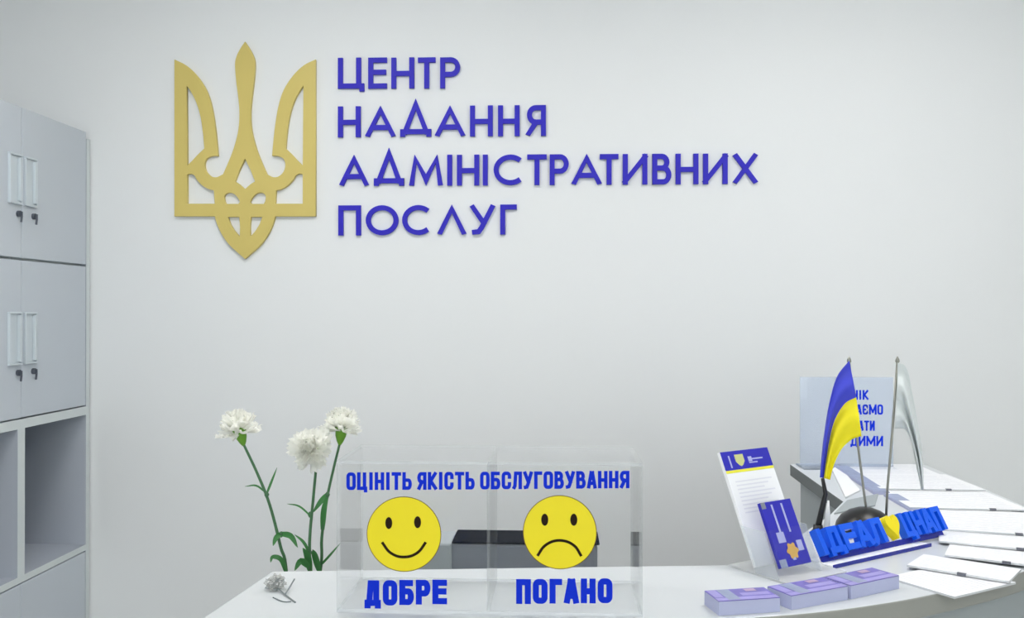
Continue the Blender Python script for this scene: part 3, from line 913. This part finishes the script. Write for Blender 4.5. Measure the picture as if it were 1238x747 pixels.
# ------------------------------------------------------------------ three stacks of cards along the counter's front edge
cards = [((869, 744.5), (943, 739.5), 'stack of lilac printed cards, leftmost of three along the counter front', 4),
         ((957, 737.5), (1025, 725), 'stack of lilac printed cards, middle of three along the counter front', 14),
         ((1029, 724.5), (1087, 711.5), 'stack of lilac printed cards, rightmost of three along the counter front', 22)]
for a, b, label, _ in cards:
    p0, p1 = PZ(*a, ZC), PZ(*b, ZC)
    d = p1 - p0
    ln, an = d.length, math.atan2(d.y, d.x)
    t = thing('card_stack', label, 'cards', (p0.x, p0.y, ZC), (0, 0, an), group='card stacks on the counter front')
    obj('card_block', bx(0, ln, 0, .047, 0, .0180), M_cardedge, t)
    bm = bmesh.new()
    box(bm, 0, ln, 0.0004, .0466, .0181, .0189, 0)
    for u0, u1, v0, v1, mi in ((.0, 1, .0, .25, 1), (.18, .38, .05, .95, 2), (.48, .95, .35, .6, 1), (.02, .16, .3, .95, 1), (.62, .8, .7, .92, 3)):
        zz = .0191 + .0001 * mi
        bm.faces.new([bm.verts.new(p) for p in ((u0 * ln, .0004 + v0 * .0462, zz), (u1 * ln, .0004 + v0 * .0462, zz), (u1 * ln, .0004 + v1 * .0462, zz), (u0 * ln, .0004 + v1 * .0462, zz))]).material_index = mi
    obj('top_card', bm, [M_cardtop, M_cardlil, M_bluegrey, M_cardlil2], t)

# ------------------------------------------------------------------ blue letter sign with a yellow heart
g0, g1 = PZ(999, 685, ZC), PZ(1150, 651, ZC)
gd = g1 - g0
GL, GA = gd.length, math.atan2(gd.y, gd.x)
sign = thing('letter_sign', 'blue block letters with a yellow heart on a blue base in front of the flags', 'sign', (g0.x, g0.y, ZC), (0, 0, GA))
ST = R(30)
SM = Matrix.Translation((0, 0.004, .0145)) @ Matrix.Rotation(-ST, 4, 'X') @ TOF
obj('base', bx(.0, GL * .76, -.012, .034, 0, .004), M_white, sign, bevel=.0005)
tag(obj('front_strip', bx(.0, GL * .76, -.0145, -.0122, 0, .0055), M_signdark, sign), 'dark blue strip along the base')
SH, TKN = .044, .014
def sign_word(text, u0, u1, s):
    for ch, a, b in text_cells(text, u0 * GL, u1 * GL, .06):
        bm = bmesh.new()
        glyph(bm, ch, a, b, .002, SH, s, -TKN, 0.0, BLD)
        obj('letter', bm, M_signblue, sign, M=SM)
sign_word('ІДЕАЛ', .005, .50, .0098)
sign_word('ЦНАП', .655, 1.0, .0088)
hc, hr = .578 * GL, .0165
hp_ = []
for k in range(40):
    a = 2 * math.pi * k / 40
    hp_.append((hc + hr * (16 * math.sin(a) ** 3) / 16, .027 + hr * 1.25 * (13 * math.cos(a) - 5 * math.cos(2 * a) - 2 * math.cos(3 * a) - math.cos(4 * a)) / 15))
bm = bmesh.new()
prism(bm, hp_[::-1], -TKN, .002)
tag(obj('heart', bm, M_heart, sign, M=SM), 'yellow heart between the two words')
bm = bmesh.new()
box(bm, .004, GL * .98, -.007, .0025, -TKN + .001, -TKN + .005)
obj('support_bar', bm, M_signdark, sign, M=SM)

# ------------------------------------------------------------------ twin flag stand
fbp = PZ(1046, 640, ZC)
YF = fbp.y
fl = thing('flag_stand', 'black domed table stand with two metal poles behind the blue letters', 'flag stand', (fbp.x, YF, ZC))
bm = bmesh.new()
lathe(bm, [(0, 0), (.050, 0), (.052, .004), (.050, .012), (.042, .024), (.028, .034), (.012, .040), (0, .041)], 40)
obj('base', bm, M_blackpl, fl, smooth=True)
O = Vector((fbp.x, YF, ZC))
def pole(pts, r=.0022):
    P = [PY(x, y, YF) - O for x, y in pts]
    bm = bmesh.new()
    tube(bm, P, r, 10)
    tip = P[-1]
    tube(bm, [tip - Vector((0, 0, .003)), tip, tip + Vector((0, 0, .004)), tip + Vector((0, 0, .010))], [.002, .004, .0034, .0004], 10)
    obj('pole', bm, M_pole, fl, smooth=True)
pole([(1050, 632), (1046, 606), (1038, 545), (1026.5, 437)])
pole([(1071, 632), (1073, 590), (1079, 520), (1085, 437)])
def flag(name, label, mats, edges, front, fold, split):
    """cloth grid: edges = the curves of the hem at s = 0, .5 and 1 (from hoist to fly)"""
    E = [bez([(x, y, 0) for x, y in c], 8) for c in edges]
    ns = 24
    bm = bmesh.new()
    n = min(len(e) for e in E)
    g = []
    for i in range(n):
        t = i / (n - 1)
        row = []
        for j in range(ns + 1):
            s = j / ns
            w0, w1, w2 = (1 - s) * (1 - 2 * s), 4 * s * (1 - s), s * (2 * s - 1)
            p = E[0][i] * w0 + E[1][i] * w1 + E[2][i] * w2
            dep = fold * math.sin(s * 14 + 2.2 * t) * (.25 + .75 * math.sin(math.pi * min(1, .1 + t * .8)))
            row.append(bm.verts.new(PY(p.x, p.y, YF - front + dep) - O))
        g.append(row)
    for i in range(n - 1):
        for j in range(ns):
            bm.faces.new((g[i][j], g[i][j + 1], g[i + 1][j + 1], g[i + 1][j])).material_index = 0 if (j + .5) / ns < split else len(mats) - 1
    o = obj(name, bm, mats, None, smooth=True)
    o.location = O
    md = o.modifiers.new('solid', 'SOLIDIFY')
    md.thickness = .0006
    return tag(o, label, 'flag')
flag('table_flag', 'blue and yellow table flag drooping from the left pole', [M_flagb, M_flagy],
     [[(1026.5, 436), (1012, 455), (1003, 485), (997, 520), (993.5, 552), (991.5, 577)],
      [(1035, 480), (1021, 488), (1009, 508), (1003, 532), (999, 556), (996, 578)],
      [(1041.5, 527), (1030, 531), (1019, 541), (1012, 553), (1007, 566), (1003.5, 580)]], .0075, .006, .5)
flag('table_flag', 'white table flag hanging from the right pole', [M_flagw],
     [[(1085, 438), (1096, 445), (1103, 475), (1110, 515), (1115, 550), (1116.5, 592)],
      [(1084, 480), (1091, 485), (1097, 502), (1104, 528), (1110, 556), (1115, 592)],
      [(1081.5, 518), (1089, 518), (1095, 520), (1101, 533), (1107, 560), (1113.5, 592)]], .010, .010, 1.1)

# pens standing left of the flag
pp = PZ(989, 648, ZC)
ps = thing('pen_stand', 'small black stand with a black and a white pen under the drooping blue flag', 'pen stand', (pp.x, pp.y, ZC))
bm = bmesh.new()
lathe(bm, [(0, 0), (.014, 0), (.014, .006), (.009, .012), (.008, .020), (0, .020)], 20)
obj('base', bm, M_blackpl, ps, smooth=True)
O2 = Vector((pp.x, pp.y, ZC))
bm = bmesh.new()
tube(bm, [PY(x, y, pp.y) - O2 for x, y in ((988, 642), (993, 618), (998, 597), (994.5, 578))], [.0058, .0048, .0042, .003], 10)
tag(obj('pen', bm, M_blackpl, ps, smooth=True), 'black pen')
bm = bmesh.new()
tube(bm, [PY(x, y, pp.y - .006) - O2 for x, y in ((999, 646), (1000.5, 622), (1001.5, 605))], [.0058, .0045, .0015], 10)
tag(obj('pen', bm, M_pen, ps, smooth=True), 'white pen')

# ------------------------------------------------------------------ clear sign at the far end of the counter
YS = 2.36
a0, a1 = PY(967.5, 557, YS), PY(1080, 456, YS)
sg = thing('acrylic_sign', 'bluish clear acrylic sign with blue lettering behind the table flags', 'sign', (a0.x, YS, ZC))
SW, SHH = a1.x - a0.x, a1.z - ZC
obj('panel', bx(0, SW, 0, .004, 0.003, SHH), M_acrblue, sg, bevel=.0008)
obj('foot', bx(0.0, SW, -.035, .045, 0, .003), M_acrblue, sg)
for txt, x0, x1, y0, y1 in (('НІК', 1030, 1050, 471.5, 483), ('АЄМО', 1035, 1067.5, 489, 501), ('АТИ', 1038, 1057.5, 508.5, 520.5), ('ДИМИ', 1028, 1067.5, 527, 539)):
    p0, p1 = PY(x0, y1, YS), PY(x1, y0, YS)
    bm = bmesh.new()
    for ch, u0, u1 in text_cells(txt, p0.x - a0.x, p1.x - a0.x, .14):
        glyph(bm, ch, u0, u1, p0.z - ZC, p1.z - ZC, .0046, 0.0001, .0004, BLD)
    obj('lettering', bm, M_sticker, sg, M=TOF)

# ------------------------------------------------------------------ fanned forms along the curved counter
forms = [  # near outer corner, angle, length, width, tilt, clip position, label
    ((.925, 2.255), 0, .20, .150, 0, None, 'printed form at the far end of the counter beside the acrylic sign'),
    ((.935, 2.045), -1, .225, .215, 1, .35, 'printed form second from the far end of the curved counter'),
    ((.925, 1.842), -3, .225, .215, 1, .30, 'printed form third from the far end of the curved counter'),
    ((.885, 1.622), -14, .235, .215, 1, .34, 'printed form fourth from the far end of the curved counter'),
    ((.822, 1.512), -22, .190, .125, 1, .36, 'printed form fifth from the far end of the curved counter'),
    ((.752, 1.425), -27, .150, .105, 1, .42, 'printed form sixth from the far end, right of the blue letters'),
    ((.650, 1.350), -35, .140, .100, 1, .45, 'printed form second nearest the front edge of the curved counter'),
    ((.546, 1.287), -58, .110, .140, 0, None, 'printed form nearest the front edge, beside the rightmost card stack'),
]
LV = .0030
for (x, y), an, ln, wd, tl, clip, label in forms:
    tilt = math.atan(.0044 / wd) if tl else 0
    t = thing('printed_form', label, 'papers', (x, y, ZC + (.0044 if tl else 0)), (-tilt, 0, R(an)), group='forms fanned along the counter')
    bm = bmesh.new()
    box(bm, -ln, 0, 0, wd, 0, LV)
    for f in bm.faces: f.material_index = 0 if f.calc_center_median().z > LV * .9 else 1
    obj('sheets', bm, [M_paper, M_sheetedge], t)
    if clip:
        bm = bmesh.new()
        box(bm, -ln * clip - .006, -ln * clip + .006, -.0012, .004, -.0002, LV + .0008)
        tag(obj('clip', bm, M_clip, t), 'small dark clip on the near edge')

# blue-grey leaflets along the inner edge of the wing
for (pa, pb, wd, h, label) in (((1017, 566), (1066, 598), .034, .006, 'blue grey folded leaflets lying along the inner edge behind the flags'),
                               ((1077, 600), (1112, 620), .030, .005, 'blue grey leaflets lying just behind the right blue letters')):
    p0, p1 = PZ(*pa, ZC), PZ(*pb, ZC)
    d = p1 - p0
    t = thing('leaflet_stack', label, 'leaflets', (p0.x, p0.y, ZC), (0, 0, math.atan2(d.y, d.x)))
    obj('block', bx(0, d.length, -wd / 2, wd / 2, 0, h), M_cardedge, t)
    obj('top_leaflet', bx(.001, d.length - .001, -wd / 2 + .001, wd / 2 - .001, h + .0001, h + .0009), M_bluegrey, t)

for name, label, quad, h, m in (
        ('folded_leaflet', 'white folded leaflet lying at the inner edge behind the blue flag', ((1006, 569), (1013, 563), (1040, 594), (1022, 603)), .004, M_white),
        ('patch', 'grey folder lying between the black flag stand and the inner edge', ((1008, 622), (1024, 606), (1062, 598), (1058, 612)), .003, M_body)):  # flat grey piece standing for a grey area of the counter
    P = [PZ(x, y, ZC) for x, y in quad]
    c = sum(P, Vector()) / 4
    t = thing(name, label, 'leaflet' if name != 'patch' else 'patch', (c.x, c.y, ZC))
    bm = bmesh.new()
    prism(bm, [(p.x - c.x, p.y - c.y) for p in P][::-1], 0, h)
    obj('cover', bm, m, t, bevel=.001)
